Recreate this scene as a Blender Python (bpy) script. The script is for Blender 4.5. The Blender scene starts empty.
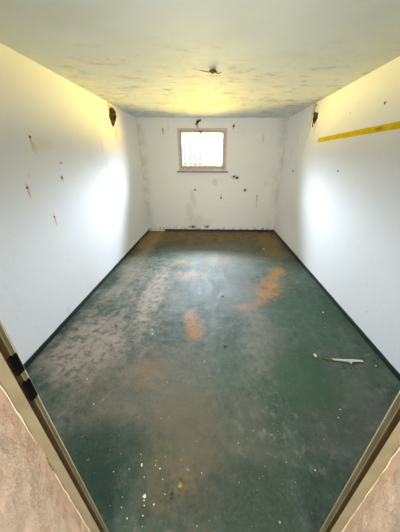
import bpy, bmesh, math, random
from mathutils import Vector, Matrix, noise as mnoise

random.seed(7)
scene = bpy.context.scene
C = scene.collection

# ------------------------------------------------------------------ dimensions (metres)
XL, XR = -1.5775, 1.5254          # inner faces of the side walls
YF, YB = 0.365, 5.334             # room face of the door wall, inner face of the back wall
ZC = 2.375                        # ceiling
JL, JR = -0.4457, 0.4684          # clear opening of the door frame
YO = -0.12                        # corridor face of the door wall
WT = 0.22                         # wall thickness

# ------------------------------------------------------------------ node helpers
class NT:
    def __init__(self, name):
        self.m = bpy.data.materials.new(name); self.m.use_nodes = True
        self.t = self.m.node_tree; self.t.nodes.clear()
        self.out = self.t.nodes.new('ShaderNodeOutputMaterial')
        self.b = self.t.nodes.new('ShaderNodeBsdfPrincipled')
        self.t.links.new(self.b.outputs[0], self.out.inputs[0])
        tc = self.t.nodes.new('ShaderNodeTexCoord'); self.co = tc.outputs['Object']
    def n(self, typ): return self.t.nodes.new(typ)
    def put(self, sock, v):
        if isinstance(v, bpy.types.NodeSocket): self.t.links.new(v, sock)
        else:
            if hasattr(sock.default_value, '__len__') and not hasattr(v, '__len__'): v = (v,) * len(sock.default_value)
            if hasattr(v, '__len__') and len(sock.default_value) == 4 and len(v) == 3: v = (*v, 1)
            sock.default_value = v
    def math(self, op, a, b=0.0, c=None, clamp=False):
        k = self.n('ShaderNodeMath'); k.operation = op; k.use_clamp = clamp
        self.put(k.inputs[0], a); self.put(k.inputs[1], b)
        if c is not None: self.put(k.inputs[2], c)
        return k.outputs[0]
    def add(self, *a):
        r = a[0]
        for x in a[1:]: r = self.math('ADD', r, x)
        return r
    def mul(self, *a):
        r = a[0]
        for x in a[1:]: r = self.math('MULTIPLY', r, x)
        return r
    def mx(self, *a):
        r = a[0]
        for x in a[1:]: r = self.math('MAXIMUM', r, x)
        return r
    def ramp(self, v, lo, hi, a=0.0, b=1.0):
        k = self.n('ShaderNodeMapRange'); k.interpolation_type = 'SMOOTHSTEP'
        self.put(k.inputs['Value'], v)
        for s, x in zip(('From Min', 'From Max', 'To Min', 'To Max'), (lo, hi, a, b)): self.put(k.inputs[s], x)
        return k.outputs[0]
    def mix(self, fac, a, b, mode='MIX'):
        k = self.n('ShaderNodeMix'); k.data_type = 'RGBA'; k.blend_type = mode
        self.put(k.inputs[0], fac); self.put(k.inputs[6], a); self.put(k.inputs[7], b)
        return k.outputs[2]
    def scale(self, s, loc=(0, 0, 0), rot=(0, 0, 0)):
        k = self.n('ShaderNodeMapping'); self.t.links.new(self.co, k.inputs[0])
        k.inputs['Scale'].default_value = s if hasattr(s, '__len__') else (s, s, s)
        k.inputs['Location'].default_value = loc; k.inputs['Rotation'].default_value = rot
        return k.outputs[0]
    def noise(self, sc, detail=4, rough=0.55, stretch=(1, 1, 1), loc=(0, 0, 0), dist=0.0):
        k = self.n('ShaderNodeTexNoise')
        self.t.links.new(self.scale(stretch, loc), k.inputs['Vector'])
        k.inputs['Scale'].default_value = sc; k.inputs['Detail'].default_value = detail
        k.inputs['Roughness'].default_value = rough; k.inputs['Distortion'].default_value = dist
        return k.outputs[0]
    def xyz(self):
        k = self.n('ShaderNodeSeparateXYZ'); self.t.links.new(self.co, k.inputs[0]); return k.outputs
    def blob(self, c, r, wob, soft=0.6, rot=0.0, axes=(0, 1), amp=2.2):
        """1 inside an ellipse with a ragged edge; wob = noise output, axes = plane of the ellipse"""
        p = self.xyz()
        u = self.math('SUBTRACT', p[axes[0]], c[0]); v = self.math('SUBTRACT', p[axes[1]], c[1])
        ca, sa = math.cos(rot), math.sin(rot)
        a = self.add(self.mul(u, ca / r[0]), self.mul(v, sa / r[0]))
        b = self.add(self.mul(u, -sa / r[1]), self.mul(v, ca / r[1]))
        d = self.math('SQRT', self.add(self.mul(a, a), self.mul(b, b)))
        d = self.add(d, self.mul(self.math('SUBTRACT', wob, 0.5), amp))
        return self.ramp(d, 1.0 + soft * .5, 1.0 - soft * .5)
    def bump(self, h, strength=0.3, dist=0.01):
        k = self.n('ShaderNodeBump'); k.inputs['Strength'].default_value = strength
        k.inputs['Distance'].default_value = dist; self.t.links.new(h, k.inputs['Height'])
        self.t.links.new(k.outputs[0], self.b.inputs['Normal'])
    def done(self, col, rough=0.6, metal=0.0, spec=None):
        self.put(self.b.inputs['Base Color'], col); self.put(self.b.inputs['Roughness'], rough)
        self.put(self.b.inputs['Metallic'], metal)
        if spec is not None: self.put(self.b.inputs['Specular IOR Level'], spec)
        return self.m

def simple(name, col, col2, sc=30, rough=0.6, metal=0.0, bump=0.15, bd=0.002):
    t = NT(name)
    n = t.noise(sc, 6)
    t.bump(t.noise(sc * 3, 5), bump, bd)
    return t.done(t.mix(t.ramp(n, .35, .68), col, col2), rough, metal)

# ------------------------------------------------------------------ materials of the room
def wall_material(name, base, stains, axes, extra=None):
    """whitewashed plaster; stains = (c, r, colour, strength, rot)"""
    t = NT(name)
    wob = t.noise(9, 5, .65)
    fine = t.noise(38, 6, .6)
    big = t.noise(1.3, 4, .5, loc=(3, 1, 2))
    col = t.mix(t.mul(t.ramp(big, .45, .75), .35), base, tuple(c * k for c, k in zip(base, (.95, .93, .88))))
    speck = t.ramp(t.noise(16, 3, .5, loc=(5, 0, 3)), .715, .76)
    col = t.mix(t.mul(speck, .35), col, (.45, .38, .27))
    pale = t.ramp(t.noise(4.5, 5, .6, stretch=(1, 1, .6), loc=(9, 4, 0)), .62, .75)
    col = t.mix(t.mul(pale, .22), col, (.62, .55, .43))
    for c, r, k, s, rot in stains:
        m = t.blob(c, r, wob, .7, rot, axes)
        m = t.mul(m, s, t.ramp(fine, .25, .6, .55, 1.0))
        col = t.mix(m, col, k)
    if extra: col = extra(t, col, wob, fine)
    t.bump(t.add(t.noise(7, 5, .6), t.mul(fine, .35)), .22, .012)
    return t.done(col, .75, spec=.25)

RUST = (.33, .17, .05); SOOT = (.10, .075, .05); OCHRE = (.62, .43, .12)
WHITE = (.85, .85, .87)
m_wall_left = wall_material('left_plaster', WHITE, [
    ((2.178, 1.735), (.012, .055), OCHRE, .8, 0), ((2.19, 1.70), (.03, .05), OCHRE, .25, 0),
    ((1.966, 1.345), (.013, .06), OCHRE, .85, .0), ((2.183, 1.045), (.012, .06), OCHRE, .8, 0),
    ((2.465, 1.426), (.022, .03), (.35, .30, .2), .8, 0), ((2.512, 1.568), (.025, .012), RUST, .55, 0),
    ((4.02, 2.26), (.05, .16), (.55, .36, .16), .7, 0), ((4.15, 2.03), (.05, .13), OCHRE, .35, 0),
    ((3.55, 1.75), (.012, .09), OCHRE, .3, 0), ((3.6, 1.55), (.012, .07), OCHRE, .3, 0), ((2.3, 1.72), (.14, .06), OCHRE, .12, 0),
], (1, 2))
m_wall_right = wall_material('right_plaster', WHITE, [
    ((4.03, 2.33), (.02, .08), RUST, .7, .25), ((4.10, 2.15), (.04, .2), OCHRE, .7, .1), ((3.9, 2.1), (.06, .14), (.6, .5, .36), .3, 0),
    ((4.2, 1.85), (.014, .35), OCHRE, .3, .12), ((2.412, 2.065), (.01, .02), RUST, .6, 0),
    ((4.6, 1.95), (.03, .1), (.5, .42, .3), .35, 0), ((4.85, 1.7), (.03, .16), (.5, .42, .3), .25, 0),
], (1, 2))
def back_extra(t, col, wob, fine):
    p = t.xyz()
    low = t.mul(t.ramp(p[2], .16, .02), t.ramp(t.noise(14, 5, .7, stretch=(1, 1, .6)), .47, .62))
    col = t.mix(t.mul(low, .75), col, (.16, .13, .09))
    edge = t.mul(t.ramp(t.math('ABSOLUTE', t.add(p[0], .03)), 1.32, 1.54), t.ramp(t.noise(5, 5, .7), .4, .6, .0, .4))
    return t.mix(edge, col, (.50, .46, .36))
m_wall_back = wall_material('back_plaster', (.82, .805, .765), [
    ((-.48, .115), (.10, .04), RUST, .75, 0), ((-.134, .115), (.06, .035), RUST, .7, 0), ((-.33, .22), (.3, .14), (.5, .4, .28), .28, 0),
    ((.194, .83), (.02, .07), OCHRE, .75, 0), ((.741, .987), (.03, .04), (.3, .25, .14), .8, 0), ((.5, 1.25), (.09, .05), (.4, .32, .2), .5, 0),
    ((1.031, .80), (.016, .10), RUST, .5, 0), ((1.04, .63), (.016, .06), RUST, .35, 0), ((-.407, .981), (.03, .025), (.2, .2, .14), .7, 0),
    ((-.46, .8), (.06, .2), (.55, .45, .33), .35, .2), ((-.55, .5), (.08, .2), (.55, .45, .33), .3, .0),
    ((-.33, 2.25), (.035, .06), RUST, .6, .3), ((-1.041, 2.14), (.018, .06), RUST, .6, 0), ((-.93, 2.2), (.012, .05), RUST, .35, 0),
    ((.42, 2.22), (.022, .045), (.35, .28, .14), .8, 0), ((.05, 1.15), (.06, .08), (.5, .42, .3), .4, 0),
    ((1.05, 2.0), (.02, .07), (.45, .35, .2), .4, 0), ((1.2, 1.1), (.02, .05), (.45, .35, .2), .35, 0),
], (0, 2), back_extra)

def ceiling_mat():
    t = NT('ceiling_plaster')
    p = t.xyz()
    wob = t.noise(3.2, 6, .65, stretch=(1, 1.6, 1))
    flake = t.noise(5, 8, .72, stretch=(.7, 1.2, 1), dist=.8)
    col = t.mix(t.mul(t.ramp(t.noise(1.6, 4, .5), .4, .7), .6), (.66, .715, .735), (.58, .625, .635))
    far = t.ramp(t.add(p[1], t.mul(t.math('SUBTRACT', wob, .5), 2.5)), 1.9, 3.3)
    m = t.mul(far, t.ramp(flake, .44, .62))
    col = t.mix(t.mul(m, .65), col, (.84, .76, .60))
    m2 = t.mul(far, t.ramp(t.noise(6, 7, .72, stretch=(.8, 1.4, 1), loc=(2, 7, 0), dist=.5), .50, .66))
    col = t.mix(t.mul(m2, .7), col, (.36, .36, .33))
    m3 = t.blob((.05, 4.6), (.75, .45), wob, .8)
    col = t.mix(t.mul(m3, .35, t.ramp(flake, .35, .6)), col, (.90, .86, .68))
    m4 = t.blob((-.02, 2.72), (.09, .05), t.noise(12, 5), .7)
    col = t.mix(t.mul(m4, .6), col, (.80, .66, .42))
    t.bump(t.add(t.noise(5, 5, .6), t.mul(flake, .6)), .25, .014)
    return t.done(col, .8, spec=.2)
m_ceiling = ceiling_mat()

def floor_mat():
    t = NT('painted_concrete')
    p = t.xyz()
    wob = t.noise(3.0, 7, .68)
    wob2 = t.noise(7.5, 7, .7, loc=(4, 2, 0))
    grit = t.noise(55, 5, .7)
    streak = t.noise(4.2, 6, .65, stretch=(1.4, .55, 1), loc=(2, 3, 0), dist=.5)
    big = t.noise(1.15, 5, .6, loc=(7, 3, 0))
    green = t.mix(t.ramp(big, .35, .65), (.022, .050, .027), (.066, .094, .060))
    green = t.mix(t.mul(t.ramp(streak, .5, .7), .55), green, (.15, .16, .135))
    mott = t.noise(13, 7, .75, loc=(3, 8, 0), dist=.3)
    green = t.mix(t.mul(t.ramp(mott, .52, .66), .6), green, (.19, .18, .145))
    green = t.mix(t.mul(t.ramp(mott, .47, .36), .75), green, (.012, .032, .022))
    col = green
    DUST = (.30, .255, .20)
    def lay(c, r, colr, s, w=wob, soft=.8, rot=0.0, tex=None, amp=2.2):
        nonlocal col
        m = t.blob(c, r, w, soft, rot, (0, 1), amp)
        m = t.mul(m, s, tex if tex else t.ramp(grit, .28, .62, .5, 1))
        col = t.mix(m, col, colr)
    # worn, dusty zones where the paint has gone
    lay((-1.0, 2.2), (.48, 1.2), DUST, .75, wob, .9, 0, t.mul(t.ramp(streak, .36, .6, .3, 1), t.ramp(mott, .36, .56, .25, 1)))
    mt = t.ramp(mott, .38, .58, .2, 1)
    lay((-1.18, 1.55), (.32, .36), (.38, .29, .24), .9, wob, .9, 0, mt)
    lay((-.78, 2.55), (.13, .65), (.40, .32, .26), .85, wob2, .9, 0, mt)
    lay((-1.3, 3.3), (.14, .9), (.34, .27, .2), .45)
    lay((-.55, 1.15), (.50, .34), (.20, .165, .115), .55)
    lay((-.25, .85), (.22, .30), (.11, .092, .052), .6, wob2)
    lay((.12, .75), (.34, .40), (.09, .080, .050), .55)
    lay((.55, 1.6), (.20, .42), (.17, .15, .12), .45)
    lay((.95, .95), (.35, .38), (.12, .118, .095), .55)
    lay((.05, 2.9), (.75, .9), (.20, .205, .185), .55, wob)
    lay((.1, 3.9), (1.0, .6), (.20, .20, .16), .5, wob)
    # deep green paint that survived
    lay((.70, 1.28), (.30, .28), (.022, .080, .024), .8, wob, 1.5)
    lay((1.1, 2.0), (.40, .6), (.030, .080, .036), .65)
    lay((-.60, .66), (.34, .22), (.010, .036, .020), .85)
    lay((.20, .52), (.45, .16), (.010, .032, .018), .8)
    lay((-.05, 1.25), (.35, .18), (.06, .095, .066), .45)
    # rusty orange patches
    ORANGE = (.37, .16, .04)
    rag = t.add(t.mul(t.noise(17, 7, .75, loc=(1, 5, 0), dist=.4), .7), t.mul(wob2, .3))
    otex = t.ramp(t.noise(28, 6, .75, loc=(0, 3, 0)), .38, .55, .25, 1)
    def rust(c, r, s, rot=0.0, k=ORANGE): lay(c, tuple(q * .85 for q in r), k, s, rag, 1.3, rot, otex, 5.0)
    rust((-.19, 1.85), (.10, .17), .95)
    rust((-.25, 2.02), (.07, .12), .8)
    rust((-.14, 1.72), (.06, .10), .8)
    rust((.40, 2.20), (.16, .07), .8)
    rust((.60, 2.30), (.12, .08), .7, .5)
    rust((.72, 2.50), (.13, .13), .9, .6)
    rust((.84, 2.72), (.12, .16), .95, .3)
    rust((.92, 2.95), (.09, .16), .7, -.3)
    rust((1.04, 3.15), (.14, .16), .85, -.25)
    rust((.80, 2.62), (.30, .22), .4, .9)
    rust((-.55, 1.28), (.16, .14), .4, 0, (.33, .18, .07))
    rust((-.34, 3.0), (.26, .15), .6, 0, (.36, .21, .09))
    rust((-.55, 3.45), (.2, .15), .5, 0, (.38, .23, .09))
    rust((.1, 3.6), (.3, .2), .4, 0, (.36, .23, .09))
    rust((-.30, .62), (.10, .14), .5, 0, (.11, .085, .035))
    rust((-.16, .60), (.07, .07), .6, 0, (.24, .15, .05))
    # brown silt along the far end
    back = t.mul(t.ramp(t.add(p[1], t.mul(t.math('SUBTRACT', wob, .5), 1.8)), 4.15, 4.85), .9)
    col = t.mix(back, col, t.mix(t.ramp(wob2, .4, .65), (.20, .125, .035), (.085, .062, .026)))
    lay((1.2, 4.3), (.22, .7), (.24, .15, .045), .7)
    lay((-1.35, 4.6), (.2, .7), (.30, .19, .07), .75)
    # worn olive-brown track down the middle
    lay((-.22, 1.15), (.30, .55), (.15, .125, .075), .55, wob, 1.2, .1, mt)
    lay((-.12, .75), (.22, .35), (.10, .085, .045), .6, wob, 1.2, 0, mt)
    lay((.45, 1.75), (.14, .6), (.19, .175, .14), .55, wob, 1.2, -.1, mt)
    # specks of grit
    col = t.mix(t.mul(t.ramp(t.noise(42, 2, .5, loc=(1, 1, 0)), .70, .74), .6), col, (.42, .38, .30))
    col = t.mix(t.mul(t.ramp(t.noise(30, 3, .5, loc=(6, 1, 0)), .68, .74), .6), col, (.02, .022, .018))
    t.bump(t.add(t.mul(wob2, .6), t.mul(grit, .45), streak, t.mul(mott, .8)), .45, .012)
    rough = t.add(t.ramp(streak, .35, .7, .50, .66), t.mul(grit, .08))
    return t.done(col, rough, spec=.4)
m_floor = floor_mat()

m_board = simple('dark_green_paint', (.003, .014, .009), (.008, .026, .018), 18, .45)
m_board_black = simple('tarred_skirting', (.014, .012, .010), (.05, .034, .02), 16, .6)
def reveal_mat():
    t = NT('reveal_plaster')
    n1 = t.noise(26, 6, .62); n2 = t.noise(95, 4, .6); n3 = t.noise(5, 4, .5)
    col = t.mix(t.ramp(n3, .4, .65), (.50, .38, .27), (.44, .34, .245))
    p = t.xyz()
    w = t.add(p[1], t.mul(t.math('SUBTRACT', t.noise(14, 5, .7), .5), .05))
    col = t.mix(t.mul(t.ramp(w, .292, .318), .4), col, (.42, .27, .17))
    t.bump(t.add(n1, t.mul(n2, .5)), .38, .009)
    return t.done(col, .8, spec=.25)
m_reveal = reveal_mat()
m_frame = simple('olive_frame_paint', (.120, .098, .046), (.155, .128, .066), 12, .42, bump=.05)
m_frame_edge = simple('worn_frame_edge', (.30, .26, .16), (.22, .18, .10), 25, .45)
m_seal = simple('brown_rubber_seal', (.055, .026, .006), (.090, .045, .012), 40, .55)
m_black = simple('pocket_shade', (.0015, .0015, .0015), (.003, .003, .003), 30, .9)
m_black.node_tree.nodes['Principled BSDF'].inputs['Specular IOR Level'].default_value = .1
m_wood = simple('pinkish_window_paint', (.66, .55, .50), (.50, .40, .35), 22, .55)
m_sash = simple('weathered_sash', (.36, .31, .27), (.52, .45, .40), 28, .6)
m_sill = simple('grey_pink_sill', (.40, .29, .27), (.25, .18, .15), 24, .6)
m_bars = simple('pale_bar_paint', (.55, .55, .60), (.45, .44, .48), 30, .5)
m_yellow = simple('yellow_paint', (.86, .66, .03), (.78, .58, .03), 14, .55, bump=.1)
m_rust = simple('rusty_iron', (.085, .040, .015), (.20, .10, .03), 60, .75)
m_darkrust = simple('dark_rust', (.035, .020, .010), (.10, .055, .02), 70, .8)
m_soot_shade = simple('sooty_shaded_cavity', (.006, .004, .003), (.030, .017, .007), 35, .9, bump=.5, bd=.01)  # soot brown pushed near black, carrying the shade inside the holes
m_brick = simple('crumbled_brick', (.020, .012, .006), (.16, .09, .03), 40, .9, bump=.5, bd=.006)
m_chip = simple('white_plaster_chip', (.72, .70, .62), (.58, .55, .46), 60, .7)
m_brownchip = simple('brown_crumb', (.30, .20, .08), (.12, .08, .03), 60, .8)
m_darkchip = simple('dark_crumb', (.02, .022, .02), (.05, .05, .04), 60, .8)
m_plug = simple('grey_plastic_plug', (.12, .11, .09), (.05, .04, .03), 60, .6)
m_conc = simple('corridor_concrete', (.34, .33, .31), (.28, .27, .25), 4, .8)
m_corr = simple('corridor_plaster', (.70, .66, .60), (.64, .60, .53), 5, .8)
def glass_mat():
    m = bpy.data.materials.new('thin_glass'); m.use_nodes = True
    nt = m.node_tree; nt.nodes.clear()
    o = nt.nodes.new('ShaderNodeOutputMaterial'); mix = nt.nodes.new('ShaderNodeMixShader')
    tr = nt.nodes.new('ShaderNodeBsdfTransparent'); gl = nt.nodes.new('ShaderNodeBsdfGlossy')
    lw = nt.nodes.new('ShaderNodeFresnel'); lw.inputs[0].default_value = 1.3
    tr.inputs[0].default_value = (.95, .96, .96, 1); gl.inputs['Roughness'].default_value = .05
    nt.links.new(lw.outputs[0], mix.inputs[0]); nt.links.new(tr.outputs[0], mix.inputs[1])
    nt.links.new(gl.outputs[0], mix.inputs[2]); nt.links.new(mix.outputs[0], o.inputs[0])
    return m
m_glass = glass_mat()

# ------------------------------------------------------------------ mesh helpers
def box(bm, x0, x1, y0, y1, z0, z1):
    vs = [bm.verts.new((x, y, z)) for x in (x0, x1) for y in (y0, y1) for z in (z0, z1)]
    for f in ((0, 1, 3, 2), (4, 6, 7, 5), (0, 4, 5, 1), (2, 3, 7, 6), (0, 2, 6, 4), (1, 5, 7, 3)):
        bm.faces.new([vs[i] for i in f])
    return vs
def prism(bm, pts, lo, hi, axis):
    """polygon pts extruded along axis 0/1/2 from lo to hi"""
    def P(u, v, w): return [(w, u, v), (u, w, v), (u, v, w)][axis]
    a = [bm.verts.new(P(u, v, lo)) for u, v in pts]; b = [bm.verts.new(P(u, v, hi)) for u, v in pts]
    bm.faces.new(a[::-1]); bm.faces.new(b)
    n = len(pts)
    for i in range(n): bm.faces.new((a[i], a[(i + 1) % n], b[(i + 1) % n], b[i]))
def lump(bm, c, r, seed=0, sub=2, rough=.45, freq=1.4):
    res = bmesh.ops.create_icosphere(bm, subdivisions=sub, radius=1.0)
    o = Vector((seed * 3.7, seed * 1.3, seed * 2.1))
    for v in res['verts']:
        k = 1 + rough * mnoise.noise(v.co * freq + o) + rough * .5 * mnoise.noise(v.co * freq * 2.7 + o)
        v.co = Vector((v.co.x * r[0], v.co.y * r[1], v.co.z * r[2])) * k + Vector(c)
def tube(bm, pts, rad, n=8):
    """tapered tube along points; rad = number or list"""
    pts = [Vector(p) for p in pts]
    rs = rad if hasattr(rad, '__len__') else [rad] * len(pts)
    rings = []
    for i, p in enumerate(pts):
        d = (pts[min(i + 1, len(pts) - 1)] - pts[max(i - 1, 0)]).normalized()
        a = d.orthogonal().normalized(); b = d.cross(a)
        if rings:  # keep the twist small
            ref = (rings[-1][0].co - pts[i - 1]); a2 = ref - d * ref.dot(d)
            if a2.length > 1e-6: a = a2.normalized(); b = d.cross(a)
        rings.append([bm.verts.new(p + (a * math.cos(t) + b * math.sin(t)) * rs[i]) for t in [2 * math.pi * k / n for k in range(n)]])
    for r0, r1 in zip(rings, rings[1:]):
        for k in range(n): bm.faces.new((r0[k], r0[(k + 1) % n], r1[(k + 1) % n], r1[k]))
    bm.faces.new(rings[0][::-1]); bm.faces.new(rings[-1])
def obj(name, bm, mat, parent=None, bevel=0.0, smooth=False):
    bmesh.ops.recalc_face_normals(bm, faces=bm.faces)
    if bevel:
        bmesh.ops.bevel(bm, geom=list(bm.edges), offset=bevel, segments=2, affect='EDGES', profile=.6)
    me = bpy.data.meshes.new(name); bm.to_mesh(me); bm.free()
    me.materials.append(mat)
    if smooth: me.polygons.foreach_set('use_smooth', [True] * len(me.polygons))
    o = bpy.data.objects.new(name, me); C.objects.link(o)
    if parent: o.parent = parent; o.matrix_parent_inverse = Matrix.Translation(parent.location).inverted()
    return o
def struct(name, bm, mat, **k):
    o = obj(name, bm, mat, **k); o['kind'] = 'structure'; return o
def tag(o, label, cat, group=None):
    o['label'] = label; o['category'] = cat
    if group: o['group'] = group
    return o
def empty(name, loc, label=None, cat=None, group=None):
    o = bpy.data.objects.new(name, None); C.objects.link(o); o.location = loc; o.empty_display_size = .05
    if label: tag(o, label, cat, group)
    return o
def cut(o, cutters):
    """carve the cutter meshes out of o and bake the result"""
    tmp = []
    for bm in cutters:
        bmesh.ops.recalc_face_normals(bm, faces=bm.faces)
        me = bpy.data.meshes.new('tmp'); bm.to_mesh(me); bm.free()
        c = bpy.data.objects.new('tmp', me); C.objects.link(c); tmp.append(c)
        md = o.modifiers.new('cut', 'BOOLEAN'); md.operation = 'DIFFERENCE'; md.solver = 'EXACT'; md.object = c
    dg = bpy.context.evaluated_depsgraph_get(); dg.update()
    me = bpy.data.meshes.new_from_object(o.evaluated_get(dg))
    xs = [v.co.y for v in me.vertices]; assert max(xs) - min(xs) > .1, o.name
    o.modifiers.clear(); o.data = me
    assert len(me.vertices) > 8 + 3 * len(cutters), o.name
    for c in tmp:
        d = c.data; bpy.data.objects.remove(c); bpy.data.meshes.remove(d)
def ragged(pts, n, amp, seed):
    """resample a closed outline into n ragged points per side"""
    out = []; k = 0
    for (a, b) in zip(pts, pts[1:] + pts[:1]):
        for i in range(n):
            t = i / n; k += 1
            u = a[0] + (b[0] - a[0]) * t; v = a[1] + (b[1] - a[1]) * t
            out.append((u + amp * mnoise.noise(Vector((k * .9, seed, 1))), v + amp * mnoise.noise(Vector((k * .9, seed, 7)))))
    return out

# ------------------------------------------------------------------ room shell
bm = bmesh.new(); box(bm, XL - WT, XR + WT, YO, YB + .15, -.15, 0); struct('floor', bm, m_floor)
bm = bmesh.new(); box(bm, XL - WT, XR + WT, YO, YB + .15, ZC, ZC + .2); ceiling = struct('ceiling', bm, m_ceiling)
bm = bmesh.new(); box(bm, XL - WT, XL, YO, YB + .15, 0, ZC); wall_left = struct('wall_left', bm, m_wall_left)
bm = bmesh.new(); box(bm, XR, XR + WT, YO, YB + .15, 0, ZC); wall_right = struct('wall_right', bm, m_wall_right)
bm = bmesh.new(); box(bm, XL, XR, YB, YB + .15, 0, ZC); wall_back = struct('wall_back', bm, m_wall_back)
WX0, WX1, WZ0, WZ1 = -.745, .290, 1.385, 2.195           # window opening
bm = bmesh.new(); box(bm, WX0, WX1, YB - .1, YB + .5, WZ0, WZ1); win_cut = bm

# door wall: two thick piers and a lintel with rough plaster reveals
HEAD = 2.06
def pier(name, x_in, x_out, seed, y1):
    """block between the reveal (x_in) and the side wall (x_out); the reveal is a wavy plaster face"""
    bm = bmesh.new()
    ny, nz = 22, 90
    g = []
    for j in range(nz + 1):
        row = []
        for i in range(ny + 1):
            y = YO + (y1 - YO) * i / ny; z = HEAD * j / nz
            s = 1 if x_in > 0 else -1
            # plaster swells a little and its edge at the frame is uneven
            w = .006 * mnoise.noise(Vector((y * 6, z * 3, seed))) + .003 * mnoise.noise(Vector((y * 25, z * 18, seed)))
            e = max(0, (i - ny + 2) / 2)
            yy = y + e * .006 * mnoise.noise(Vector((0, z * 11, seed + 5)))
            splay = .05 * (y1 - y)
            row.append(bm.verts.new((x_in + s * (splay + w), yy, z)))
        g.append(row)
    for j in range(nz):
        for i in range(ny):
            bm.faces.new((g[j][i], g[j][i + 1], g[j + 1][i + 1], g[j + 1][i]))
    # the rest of the block: corridor face, room-side face, ends
    far = [[bm.verts.new((x_out, y, HEAD * j / nz)) for y in (YO, y1)] for j in range(nz + 1)]
    for j in range(nz):
        bm.faces.new((g[j][0], g[j + 1][0], far[j + 1][0], far[j][0]))
        bm.faces.new((g[j][ny], far[j][1], far[j + 1][1], g[j + 1][ny]))
        bm.faces.new((far[j][0], far[j + 1][0], far[j + 1][1], far[j][1]))
    bm.faces.new(g[0] + [far[0][1], far[0][0]]); bm.faces.new(g[nz] + [far[nz][1], far[nz][0]])
    return struct(name, bm, m_reveal, smooth=False)
FL, FR = -.486, .512                                     # outer edges of the frame's face
pier('wall_front_left', FL, XL, 1.0, .3365)
pier('wall_front_right', FR, XR, 4.0, .3320)
bm = bmesh.new(); box(bm, XL, XR, YO, .332, HEAD, ZC); struct('wall_front_top', bm, m_reveal)
bm = bmesh.new(); box(bm, XL, FL - .02, .332, YF, 0, ZC); box(bm, FR + .02, XR, .332, YF, 0, ZC); box(bm, FL - .02, FR + .02, .332, YF, HEAD + .03, ZC)
struct('wall_front', bm, m_wall_right)

# ------------------------------------------------------------------ steel door frame
door = empty('door_1', (0, .35, 0)); door['kind'] = 'structure'
def jamb(s, x, face, yf, g0, g1):
    """profile in plan: face towards the corridor, groove for the seal, lip on the room side"""
    o = -s
    lip = [(x, YF), (x, g1), (x + s * .008, g1), (x + s * .008, YF)]
    prof = [(x + s * .010, YF), (x + s * .010, yf + .002), (x + s * .0, yf), (face, yf), (face, YF)]
    prof = [(x, YF), (x, g1), (x + s * .012, g1), (x + s * .012, g0), (x, g0), (x, yf), (face + s * .02, yf), (face + s * .02, YF)]
    bm = bmesh.new(); prism(bm, prof, 0, HEAD, 2)
    j = struct('jamb', bm, m_frame, parent=door); return j
jl = jamb(-1, JL, FL, .3370, .3380, .3548)
jr = jamb(1, JR, FR, .3325, .3335, .3500)
bm = bmesh.new(); box(bm, FL - .02, FR + .02, .337, YF, HEAD - .03, HEAD + .03); struct('frame_head', bm, m_frame, parent=door)
for s, x, g0, g1 in ((-1, JL, .3380, .3548), (1, JR, .3335, .3500)):
    bm = bmesh.new()
    a, b = sorted((x + s * .0115, x + s * .004)); box(bm, a, b, g0 + .0006, g1 - .0006, .0, HEAD - .03)
    o = struct('door_seal', bm, m_seal, parent=door); o['label'] = 'dark brown rubber seal in the frame groove'
for s, x, y0 in ((-1, JL, YF), (1, JR, YF)):              # bare metal bead on the room-side lip
    bm = bmesh.new(); tube(bm, [(x + s * .0005, y0 - .0008, .0), (x + s * .0005, y0 - .0008, HEAD - .03)], .0016, 8)
    o = struct('edge_bead', bm, m_frame_edge, parent=door); o['label'] = 'pale worn edge of the frame'
for z0, z1 in ((1.147, 1.203), (1.055, 1.119)):           # lock pockets as solid blocks, shade of the openings painted black
    bm = bmesh.new(); box(bm, JL - .006, JL + .0012, .3465, .3640, z0, z1)
    o = struct('strike_pocket', bm, m_black, parent=door, bevel=.0005); o['label'] = 'black rectangular lock pocket in the left jamb'
# paint and plaster ridge where the reveal meets the frame
for s, x, yf, sd in ((-1, FL, .3345, 2), (1, FR, .3305, 6)):
    bm = bmesh.new()
    tube(bm, [(x - s * (.001 + .0025 * mnoise.noise(Vector((k * .31, sd, 0)))), yf + .001 + .002 * mnoise.noise(Vector((k * .4, sd, 3))), HEAD * k / 120) for k in range(121)],
         [.0013 + .0010 * mnoise.noise(Vector((k * .23, sd, 9))) for k in range(121)], 7)
    struct('trim_%d' % (1 if s < 0 else 2), bm, simple('caulk_%d' % sd, (.48, .39, .27), (.56, .46, .34), 20, .6), smooth=True)

# ------------------------------------------------------------------ corridor behind the camera
bm = bmesh.new(); box(bm, -2.3, 2.3, -1.75, YO, -.15, 0); struct('floor_corridor', bm, m_conc)
bm = bmesh.new(); box(bm, -2.3, 2.3, -1.75, YO, ZC, ZC + .2); struct('ceiling_corridor', bm, m_corr)
bm = bmesh.new(); box(bm, -2.3, 2.3, -1.95, -1.75, -.15, ZC + .2); struct('wall_corridor_back', bm, m_corr)
bm = bmesh.new(); box(bm, -2.5, -2.3, -1.95, YO, -.15, ZC + .2); struct('wall_corridor_left', bm, m_corr)
bm = bmesh.new(); box(bm, 2.3, 2.5, -1.95, YO, -.15, ZC + .2); struct('wall_corridor_right', bm, m_corr)
bm = bmesh.new(); box(bm, -2.5, XL - WT, YO, YO + .1, -.15, ZC + .2); box(bm, XR + WT, 2.5, YO, YO + .1, -.15, ZC + .2); struct('wall_corridor_front', bm, m_corr)

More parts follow.
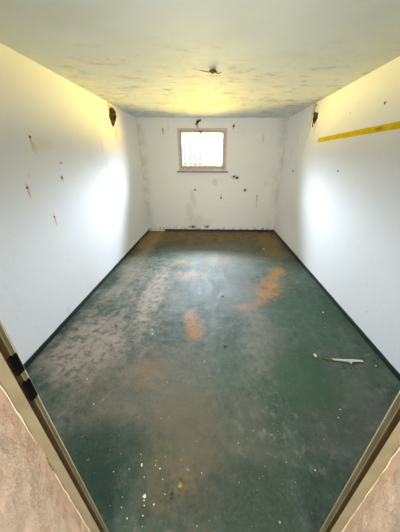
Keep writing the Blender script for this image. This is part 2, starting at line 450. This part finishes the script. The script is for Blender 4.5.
# ------------------------------------------------------------------ skirting (painted upstand)
def skirting(name, side, y0, y1, hgt, mat):
    bm = bmesh.new(); x = XL if side < 0 else XR; s = -side; n = 60
    a = []
    for i in range(n + 1):
        y = y0 + (y1 - y0) * i / n
        hh = hgt + .006 * mnoise.noise(Vector((y * 7, side, 0)))
        a.append([bm.verts.new((x + s * u, y, z)) for u, z in ((0, 0), (.009, 0), (.008, hh - .004), (.005, hh), (0, hh))])
    for r0, r1 in zip(a, a[1:]):
        for k in range(5): bm.faces.new((r0[k], r0[(k + 1) % 5], r1[(k + 1) % 5], r1[k]))
    bm.faces.new(a[0]); bm.faces.new(a[-1][::-1])
    return struct(name, bm, mat)
skirting('baseboard_left', -1, YF, YB, .048, m_board)
skirting('baseboard_right', 1, YF, YB, .048, m_board)
bm = bmesh.new()
prism(bm, ragged([(-1.18, 0), (1.51, 0), (1.51, .055), (-1.18, .060)], 24, .004, 3)[0:0] or
      [(-1.18, 0), (1.511, 0), (1.511, .052)] + [(1.511 - (2.69) * i / 40, .052 + .008 * mnoise.noise(Vector((i * .6, 2, 2)))) for i in range(1, 41)], YB - .014, YB, 1)
struct('baseboard_back', bm, m_board_black)

# ------------------------------------------------------------------ window
win = empty('window_1', ((WX0 + WX1) / 2, YB, WZ0)); win['kind'] = 'structure'
def ring(bm, x0, x1, z0, z1, w, y0, y1, wb=None):
    wb = w if wb is None else wb
    box(bm, x0, x0 + w, y0, y1, z0, z1); box(bm, x1 - w, x1, y0, y1, z0, z1)
    box(bm, x0 + w, x1 - w, y0, y1, z1 - w, z1); box(bm, x0 + w, x1 - w, y0, y1, z0, z0 + wb)
bm = bmesh.new(); ring(bm, WX0 - .0, WX1 + .0, WZ0, WZ1, .040, YB - .012, YB + .06)
struct('window_frame', bm, m_wood, parent=win)
bm = bmesh.new(); ring(bm, WX0 + .040, WX1 - .040, WZ0 + .04, WZ1 - .04, .042, YB + .02, YB + .055, .06)
sash = struct('sash', bm, m_sash, parent=win)
bm = bmesh.new(); box(bm, WX0 + .082, WX1 - .082, YB + .035, YB + .040, WZ0 + .10, WZ1 - .082)
struct('pane', bm, m_glass, parent=win)
bm = bmesh.new(); box(bm, -.30, -.22, YB + .006, YB + .02, WZ1 - .075, WZ1 - .05); box(bm, -.27, -.25, YB + .0, YB + .014, WZ1 - .11, WZ1 - .055)
struct('catch', bm, m_rust, parent=win, bevel=.002)
bm = bmesh.new(); box(bm, -.795, .335, YB - .05, YB + .01, WZ0 - .035, WZ0 - .004)
struct('sill', bm, m_sill, parent=win, bevel=.004)

# iron grille outside the pane
gr = empty('window_grille', ((WX0 + WX1) / 2, YB + .126, WZ0), 'pale iron bar grille outside the small window', 'grille')
for i in range(9):
    x = WX0 + .06 + (WX1 - WX0 - .12) * i / 8
    bm = bmesh.new(); hw = .012 if i % 2 else .007
    box(bm, x - hw, x + hw, YB + .112, YB + .126, WZ0 + .001, WZ1 - .001); obj('bar', bm, m_bars, gr, bevel=.003)
for z in (WZ0 + .18, WZ1 - .17):
    bm = bmesh.new(); box(bm, WX0 + .001, WX1 - .001, YB + .1265, YB + .136, z - .014, z + .014); obj('rail', bm, m_bars, gr)
# white scrap and dark debris on the window ledge
bm = bmesh.new(); prism(bm, [(.02, .0), (.19, .0), (.205, .028), (.15, .045), (.10, .036), (.05, .052), (.015, .03)], YB - .03, YB - .022, 1)
o = obj('paper_scrap', bm, m_chip); o.location.z = WZ0 - .004
tag(o, 'crumpled white scrap lying on the right end of the window sill', 'scrap')

# ------------------------------------------------------------------ holes knocked into walls and ceiling
def wall_hole(name, axis, sgn, plane, outline, depth, label, cat, seed, rubble, wires=()):
    """axis 0: in a side wall (outline in y,z); 1: in the back wall (x,z). returns the cutter"""
    cu = sum(p[0] for p in outline) / len(outline); cv = sum(p[1] for p in outline) / len(outline)
    amp = min(.010, .12 * (max(p[1] for p in outline) - min(p[1] for p in outline)))
    pts = ragged(outline, 3, amp, seed)
    def P(u, v, w): return (plane + sgn * w, u, v) if axis == 0 else (u, plane + sgn * w, v)
    root = empty(name, P(cu, cv, 0), label, cat)
    bm = bmesh.new()
    front = [bm.verts.new(P(u, v, -.05)) for u, v in pts]; back = [bm.verts.new(P(cu + (u - cu) * .8, cv + (v - cv) * .8, depth)) for u, v in pts]
    bm.faces.new(front); bm.faces.new(back[::-1]); n = len(pts)
    for i in range(n): bm.faces.new((front[i], back[i], back[(i + 1) % n], front[(i + 1) % n]))
    cutter = bm
    bm = bmesh.new(); rings = []
    for k, (s, w) in enumerate(((1.0, .002), (.96, depth * .4), (.80, depth * .8), (.45, depth * .97))):
        rings.append([bm.verts.new(P(cu + (u - cu) * (s - .02) + .006 * mnoise.noise(Vector((u * 40, v * 40, k))), cv + (v - cv) * (s - .02), w)) for u, v in pts])
    for r0, r1 in zip(rings, rings[1:]):
        for i in range(n): bm.faces.new((r0[i], r0[(i + 1) % n], r1[(i + 1) % n], r1[i]))
    bm.faces.new(rings[-1])
    obj('cavity', bm, m_soot_shade, root)
    for i, (u, v, w, r) in enumerate(rubble):
        bm = bmesh.new(); lump(bm, P(u, v, w), (r, r * .8, r * 1.2), seed + i, 2, .5); obj('rubble', bm, m_brick, root)
    for i, pl in enumerate(wires):
        bm = bmesh.new(); tube(bm, [P(*q) for q in pl], .006, 7); obj('wire', bm, m_darkrust, root, smooth=True)
    return cutter
c1 = wall_hole('wall_hole', 0, -1, XL, [(4.09, 2.350), (4.18, 2.345), (4.27, 2.305), (4.30, 2.233), (4.21, 2.15), (4.07, 2.075), (3.99, 2.134), (3.965, 2.194), (4.03, 2.30)], .10,
               'large ragged dark hole broken into left wall just under the ceiling', 'hole', 3.0,
               [(4.05, 2.13, .005, .040), (4.14, 2.18, .008, .045), (4.10, 2.26, .01, .045), (4.21, 2.25, .012, .045), (4.02, 2.20, .01, .032), (4.19, 2.31, .02, .03), (4.06, 2.095, -.004, .022), (4.15, 2.23, -.005, .022)],
               [[(4.13, 2.33, .06), (4.10, 2.30, -.01), (4.06, 2.24, -.025), (4.05, 2.15, -.02), (4.04, 2.07, -.012)]])
cut(wall_left, [c1])
c2 = wall_hole('wall_hole', 0, 1, XR, [(4.04, 2.262), (3.96, 2.252), (3.87, 2.225), (3.855, 2.155), (3.90, 2.12), (3.965, 2.09), (3.985, 2.15), (4.035, 2.20)], .10,
               'jagged black hole in right wall beyond the end of the yellow stripe', 'hole', 8.0,
               [(3.95, 2.19, .012, .05), (3.90, 2.19, .012, .035), (3.94, 2.13, .008, .028), (4.0, 2.23, .014, .03)],
               [[(3.95, 2.20, .05), (3.96, 2.17, -.01), (3.97, 2.11, -.018), (3.975, 2.06, -.01)]])
c3 = wall_hole('wall_hole', 0, 1, XR, [(3.985, 2.352), (4.04, 2.355), (4.035, 2.335), (4.01, 2.32), (3.96, 2.335)], .05,
               'small dark chip in right wall touching the ceiling above a black hole', 'hole', 12.0, [(4.0, 2.337, .008, .014)])
cut(wall_right, [c2, c3])
c4 = wall_hole('wall_hole', 1, 1, YB, [(-.335, 2.345), (-.245, 2.352), (-.235, 2.315), (-.29, 2.30), (-.33, 2.245), (-.375, 2.255), (-.35, 2.30)], .08,
               'dark broken hole in back wall directly above the window', 'hole', 15.0,
               [(-.27, 2.325, .02, .02), (-.34, 2.27, .02, .02)],
               [[(-.28, 2.33, .05), (-.275, 2.33, -.02), (-.30, 2.30, -.035), (-.35, 2.262, -.03)], [(-.27, 2.32, .04), (-.262, 2.335, -.02), (-.25, 2.34, -.03)]])
cut(wall_back, [win_cut, c4])

# rusty stub of a lamp cable in the ceiling
st = empty('ceiling_cable', (-.02, 2.72, ZC), 'short rusty cable stub hanging from a hole in the ceiling', 'cable stub')
bm = bmesh.new(); lump(bm, (-.005, 2.715, ZC - .008), (.030, .034, .014), 4, 3, .5); obj('rose', bm, m_rust, st)
for i, pl in enumerate(([(-.01, 2.71, ZC - .01), (-.05, 2.70, ZC - .018), (-.10, 2.69, ZC - .012), (-.135, 2.70, ZC - .006)],
           [(.0, 2.71, ZC - .01), (.04, 2.69, ZC - .03), (.07, 2.70, ZC - .022)], [(0, 2.71, ZC - .01), (.012, 2.66, ZC - .03), (.005, 2.62, ZC - .012)])):
    bm = bmesh.new(); tube(bm, pl, [.005, .0035, .003, .002][:len(pl)], 7); obj('wire', bm, m_rust, st, smooth=True)

# ------------------------------------------------------------------ screws and plugs left in the walls
def plug(side, u, v, r, label, group, mat=m_darkrust, name='rusty_screw'):
    bm = bmesh.new()
    r *= .75 if side == 'L' else .9
    prof = [(r * 1.25, -.004), (r * 1.25, .002), (r * .9, .006), (r * .45, .007), (r * .40, .003)]
    n = 12; rings = []
    for rr, w in prof:
        ring_ = []
        for k in range(n):
            a = 2 * math.pi * k / n; q = 1 + .15 * mnoise.noise(Vector((k * .8, u * 9, v * 9)))
            du, dv = rr * q * math.cos(a), rr * q * math.sin(a)
            ring_.append(bm.verts.new({'L': (w, du, dv), 'R': (-w, du, dv), 'B': (du, -w, dv)}[side]))
        rings.append(ring_)
    for r0, r1 in zip(rings, rings[1:]):
        for k in range(n): bm.faces.new((r0[k], r0[(k + 1) % n], r1[(k + 1) % n], r1[k]))
    bm.faces.new(rings[0]); bm.faces.new(rings[-1])
    o = obj(name, bm, mat); o.location = {'L': (XL, u, v), 'R': (XR, u, v), 'B': (u, YB, v)}[side]
    return tag(o, label, 'screw' if 'screw' in name else 'wall plug', group)
g = 'rusty screws in the left wall'
plug('L', 2.178, 1.774, .011, 'rusty screw with an ochre streak, topmost on the left wall', g)
plug('L', 1.962, 1.381, .010, 'rusty screw with long ochre streak, middle one nearest the doorway on left wall', g)
plug('L', 2.177, 1.084, .009, 'rusty screw with ochre streak, lowest on the left wall', g)
plug('L', 2.465, 1.430, .012, 'grey plug in left wall, below a faint rusty dash', None, m_plug, 'wall_plug')
g = 'plugs in the back wall'
for u, v, r, lb, mt in ((.475, 1.268, .020, 'dark plug beneath the window, left one of a close pair', m_darkrust), (.544, 1.243, .026, 'larger dark plug beneath the window, right one of a close pair', m_darkrust),
                (.741, .987, .020, 'lone dark plug on back wall, right of and below the close pair', m_plug), (-.407, .981, .016, 'dark plug on back wall under the left half of the window', m_plug),
                (.194, .800, .016, 'plug at the foot of an ochre streak below the window', m_darkrust), (-.48, .112, .026, 'rusty plug low on back wall, left one above the skirting', m_rust),
                (-.134, .113, .020, 'rusty plug low on back wall, right one above the skirting', m_rust), (.42, 2.235, .018, 'brown plug beside the upper right corner of the window', m_darkrust),
                (1.031, .86, .011, 'tiny brown plug on back wall near the right corner', m_darkrust), (-1.041, 2.17, .012, 'small brown plug high on back wall left of the window', m_darkrust)):
    plug('B', u, v, r, lb, g, mt, 'wall_plug')
plug('R', 4.588, 1.422, .020, 'dark plug on right wall close to the back corner', 'plugs in the right wall', m_plug, 'wall_plug')
plug('R', 2.944, 1.488, .010, 'small grey plug on right wall below the yellow stripe', 'plugs in the right wall', m_plug, 'wall_plug')
plug('R', 2.412, 2.065, .008, 'tiny dark screw on right wall above the yellow stripe', None)

# ------------------------------------------------------------------ yellow stripe on the right wall
bm = bmesh.new()
ny = 60; rows = []
for i in range(ny + 1):
    y = .45 + (3.69 - .45) * i / ny
    top = 1.893 + .003 * mnoise.noise(Vector((y * 4, 1, 0))); bot = 1.838 + .004 * mnoise.noise(Vector((y * 5, 5, 0)))
    rows.append([bm.verts.new(q) for q in ((XR + .0005, y, bot), (XR - .0018, y + (.012 if i == ny else 0), bot), (XR - .0018, y, top), (XR + .0005, y, top))])
for r0, r1 in zip(rows, rows[1:]):
    for k in range(4): bm.faces.new((r0[k], r0[(k + 1) % 4], r1[(k + 1) % 4], r1[k]))
bm.faces.new(rows[0]); bm.faces.new(rows[-1][::-1])
def stripe_mat():
    t = NT('yellow_stripe')
    w = t.noise(20, 5, .6)
    col = t.mix(t.ramp(t.noise(6, 4, .6), .4, .65), (.72, .48, .004), (.80, .56, .008))
    col = t.mix(t.mul(t.blob((2.40, 1.865), (.05, .014), w, .7, 0, (1, 2)), .8), col, (.40, .24, .02))
    return t.done(col, .8, spec=.1)
o = obj('tape_stripe', bm, stripe_mat()); tag(o, 'long yellow horizontal stripe stuck along the right wall', 'stripe')

# ------------------------------------------------------------------ litter on the floor
bm = bmesh.new()
prism(bm, [(1.075, 1.430), (1.10, 1.426), (1.18, 1.422), (1.25, 1.424), (1.335, 1.416), (1.337, 1.398), (1.27, 1.402), (1.235, 1.396), (1.222, 1.376), (1.21, 1.398), (1.14, 1.407), (1.085, 1.417)], .0, .010, 2)
o = obj('plaster_strip', bm, m_chip, bevel=.001); tag(o, 'long white strip of broken plaster lying on the floor by the right wall', 'plaster strip')
bm = bmesh.new(); prism(bm, [(.99, 1.436), (1.06, 1.428), (1.072, 1.418), (1.03, 1.424)], 0, .008, 2)
o = obj('wood_splinter', bm, m_brownchip); tag(o, 'thin brown splinter at the left tip of the white plaster strip', 'splinter')
def crumb(x, y, r, mat, seed, label, group=None, name='plaster_crumb', flat=.6, st=1.0, rot=0.0):
    bm = bmesh.new(); lump(bm, (0, 0, 0), (r * st, r, r * flat), seed, 2, .6, 1.3)
    zmin = min(v.co.z for v in bm.verts)
    for v in bm.verts: v.co.z -= zmin
    o = obj(name, bm, mat); o.location = (x, y, 0); o.rotation_euler.z = rot
    return tag(o, label, 'crumb', group)
crumb(.941, 1.462, .020, m_chip, 1, 'small white plaster flake left of the long white strip', flat=.4, st=.6)
crumb(-.165, .566, .013, m_brownchip, 2, 'largest brown crumb on the dark floor near the doorway', name='brown_crumb')
crumb(-.399, .652, .007, m_chip, 3, 'pale crumb farthest into the room of the scatter by the doorway', st=.7, rot=.4)
crumb(-.345, .520, .008, m_chip, 4, 'biggest white crumb of the scatter on the floor by the doorway')
gl = 'tiny white plaster crumbs scattered near the doorway'
tiny = 'tiny white plaster crumb scattered on the dark green floor by the doorway'
for i, (x, y) in enumerate(((-.37, .598), (-.265, .59), (-.29, .637), (-.338, .486), (-.335, .45), (-.29, .49), (-.452, .478), (-.41, .44), (-.32, .652), (-.345, .505), (-.24, .53), (-.05, .62), (-.55, .62))):
    crumb(x, y, random.uniform(.0022, .0042), m_chip, 20 + i, tiny, gl)
crumb(-.205, .528, .009, m_darkchip, 40, 'black crumb between white crumbs and the largest brown crumb', name='dark_crumb')
crumb(.129, 1.561, .010, m_darkchip, 41, 'black crumb alone in the middle of the green floor', name='dark_crumb')
crumb(.14, 2.42, .011, m_darkchip, 42, 'black crumb beside the curved orange rust patch', name='dark_crumb')
gl = 'plaster crumbs near the left wall'
for i, (x, y, r) in enumerate(((-.62, 1.78, .008), (-.60, 1.72, .007), (-.95, 1.62, .006), (-1.0, 1.2, .006), (-.85, 1.0, .005))):
    crumb(x, y, r, m_chip, 50 + i, 'tiny pale crumb on the dusty left half of the floor', gl)
gl = 'paint flakes at the foot of the right jamb'
for i, (x, y, r) in enumerate(((.92, .985, .005), (.60, .64, .004), (.88, .93, .004), (1.42, 1.36, .007), (1.30, 2.1, .008), (1.02, 4.1, .02))):
    crumb(x, y, r, m_chip, 60 + i, 'tiny pale crumb on the green right half of the floor', 'plaster crumbs on the right half of the floor')

# ------------------------------------------------------------------ light
w = bpy.data.worlds.new('outdoors'); scene.world = w; w.use_nodes = True
nt = w.node_tree; nt.nodes.clear()
out = nt.nodes.new('ShaderNodeOutputWorld'); bg = nt.nodes.new('ShaderNodeBackground')
tc = nt.nodes.new('ShaderNodeTexCoord'); sx = nt.nodes.new('ShaderNodeSeparateXYZ'); mr = nt.nodes.new('ShaderNodeMapRange')
nt.links.new(tc.outputs['Generated'], sx.inputs[0]); nt.links.new(sx.outputs[2], mr.inputs[0])
mr.inputs['From Min'].default_value = -1; mr.inputs['From Max'].default_value = 1
cr = nt.nodes.new('ShaderNodeValToRGB'); nt.links.new(mr.outputs[0], cr.inputs[0])
K = 110.0                                             # ramp colours are radiance / K
SKY = (.72, .84, 1.0); GND = (1.0, .74, .12)
def stop(z, col, v): return ((z + 1) / 2, tuple(c * v / K for c in col))
stops = [stop(-1, GND, 8), stop(-.65, GND, 6), stop(-.45, GND, 10), stop(-.30, GND, 42), stop(-.12, GND, 80), stop(-.055, GND, 22),   # ground, dimmed at steep angles to weaken the ceiling hot spot
         stop(-.042, (1, .86, .25), .42), stop(-.012, (1, .88, .30), .42),                                       # yellow ground near the horizon, dimmed so its colour shows
         stop(.006, (1, .98, 1.0), .47), stop(.10, (1, .99, 1.0), .54),                                          # white skyline band, dimmed so the grille bars show
         stop(.135, SKY, 40), stop(.25, SKY, 95), stop(1, SKY, 105)]
el = cr.color_ramp.elements
while len(el) < len(stops): el.new(.5)
for e, (p, c) in zip(el, stops): e.position = p
for e, (p, c) in zip(el, stops): e.position = p; e.color = (*c, 1)
bg.inputs[1].default_value = K; nt.links.new(cr.outputs[0], bg.inputs[0])
nt.links.new(bg.outputs[0], out.inputs[0])
pl = bpy.data.lights.new('daylight_portal', 'AREA'); pl.shape = 'RECTANGLE'; pl.size = WX1 - WX0; pl.size_y = WZ1 - WZ0
po = bpy.data.objects.new('daylight_portal', pl); C.objects.link(po)
po.location = ((WX0 + WX1) / 2, YB + .145, (WZ0 + WZ1) / 2); po.rotation_euler = (-math.pi / 2, 0, 0); pl.cycles.is_portal = True
# added fill light behind the camera, standing in for corridor daylight
la = bpy.data.lights.new('corridor_fill', 'AREA'); la.shape = 'RECTANGLE'; la.size = 1.5; la.size_y = 1.7; la.energy = 60; la.color = (.93, .96, 1.0)
lo = bpy.data.objects.new('corridor_fill', la); C.objects.link(lo); lo.location = (0, -1.72, 1.1); lo.rotation_euler = (math.pi / 2, 0, 0)

# ------------------------------------------------------------------ camera
yaw, pitch, roll = -.0082, .4473, .0044
F = Vector((math.sin(yaw) * math.cos(pitch), math.cos(yaw) * math.cos(pitch), -math.sin(pitch)))
R = Vector((math.cos(yaw), -math.sin(yaw), 0)); U = R.cross(F)
R2 = R * math.cos(roll) + U * math.sin(roll); U2 = U * math.cos(roll) - R * math.sin(roll)
cam = bpy.data.cameras.new('camera'); co = bpy.data.objects.new('camera', cam); C.objects.link(co)
M = Matrix.Identity(4)
for i in range(3): M[i][0], M[i][1], M[i][2] = R2[i], U2[i], -F[i]
M.translation = (0, 0, 1.6); co.matrix_world = M
cam.sensor_fit = 'HORIZONTAL'; cam.sensor_width = 36; cam.lens = 220.77 / 400 * 36
cam.shift_x = -10.47 / 400; cam.clip_start = .02
scene.camera = co

scene.view_settings.view_transform = 'Standard'; scene.view_settings.look = 'None'
scene.view_settings.gamma = 1; scene.view_settings.use_curve_mapping = False
scene.view_settings.exposure = 1.12
scene.cycles.max_bounces = 16; scene.cycles.diffuse_bounces = 10; scene.cycles.transparent_max_bounces = 8
scene.cycles.sample_clamp_indirect = 6
scene.cycles.use_denoising = True
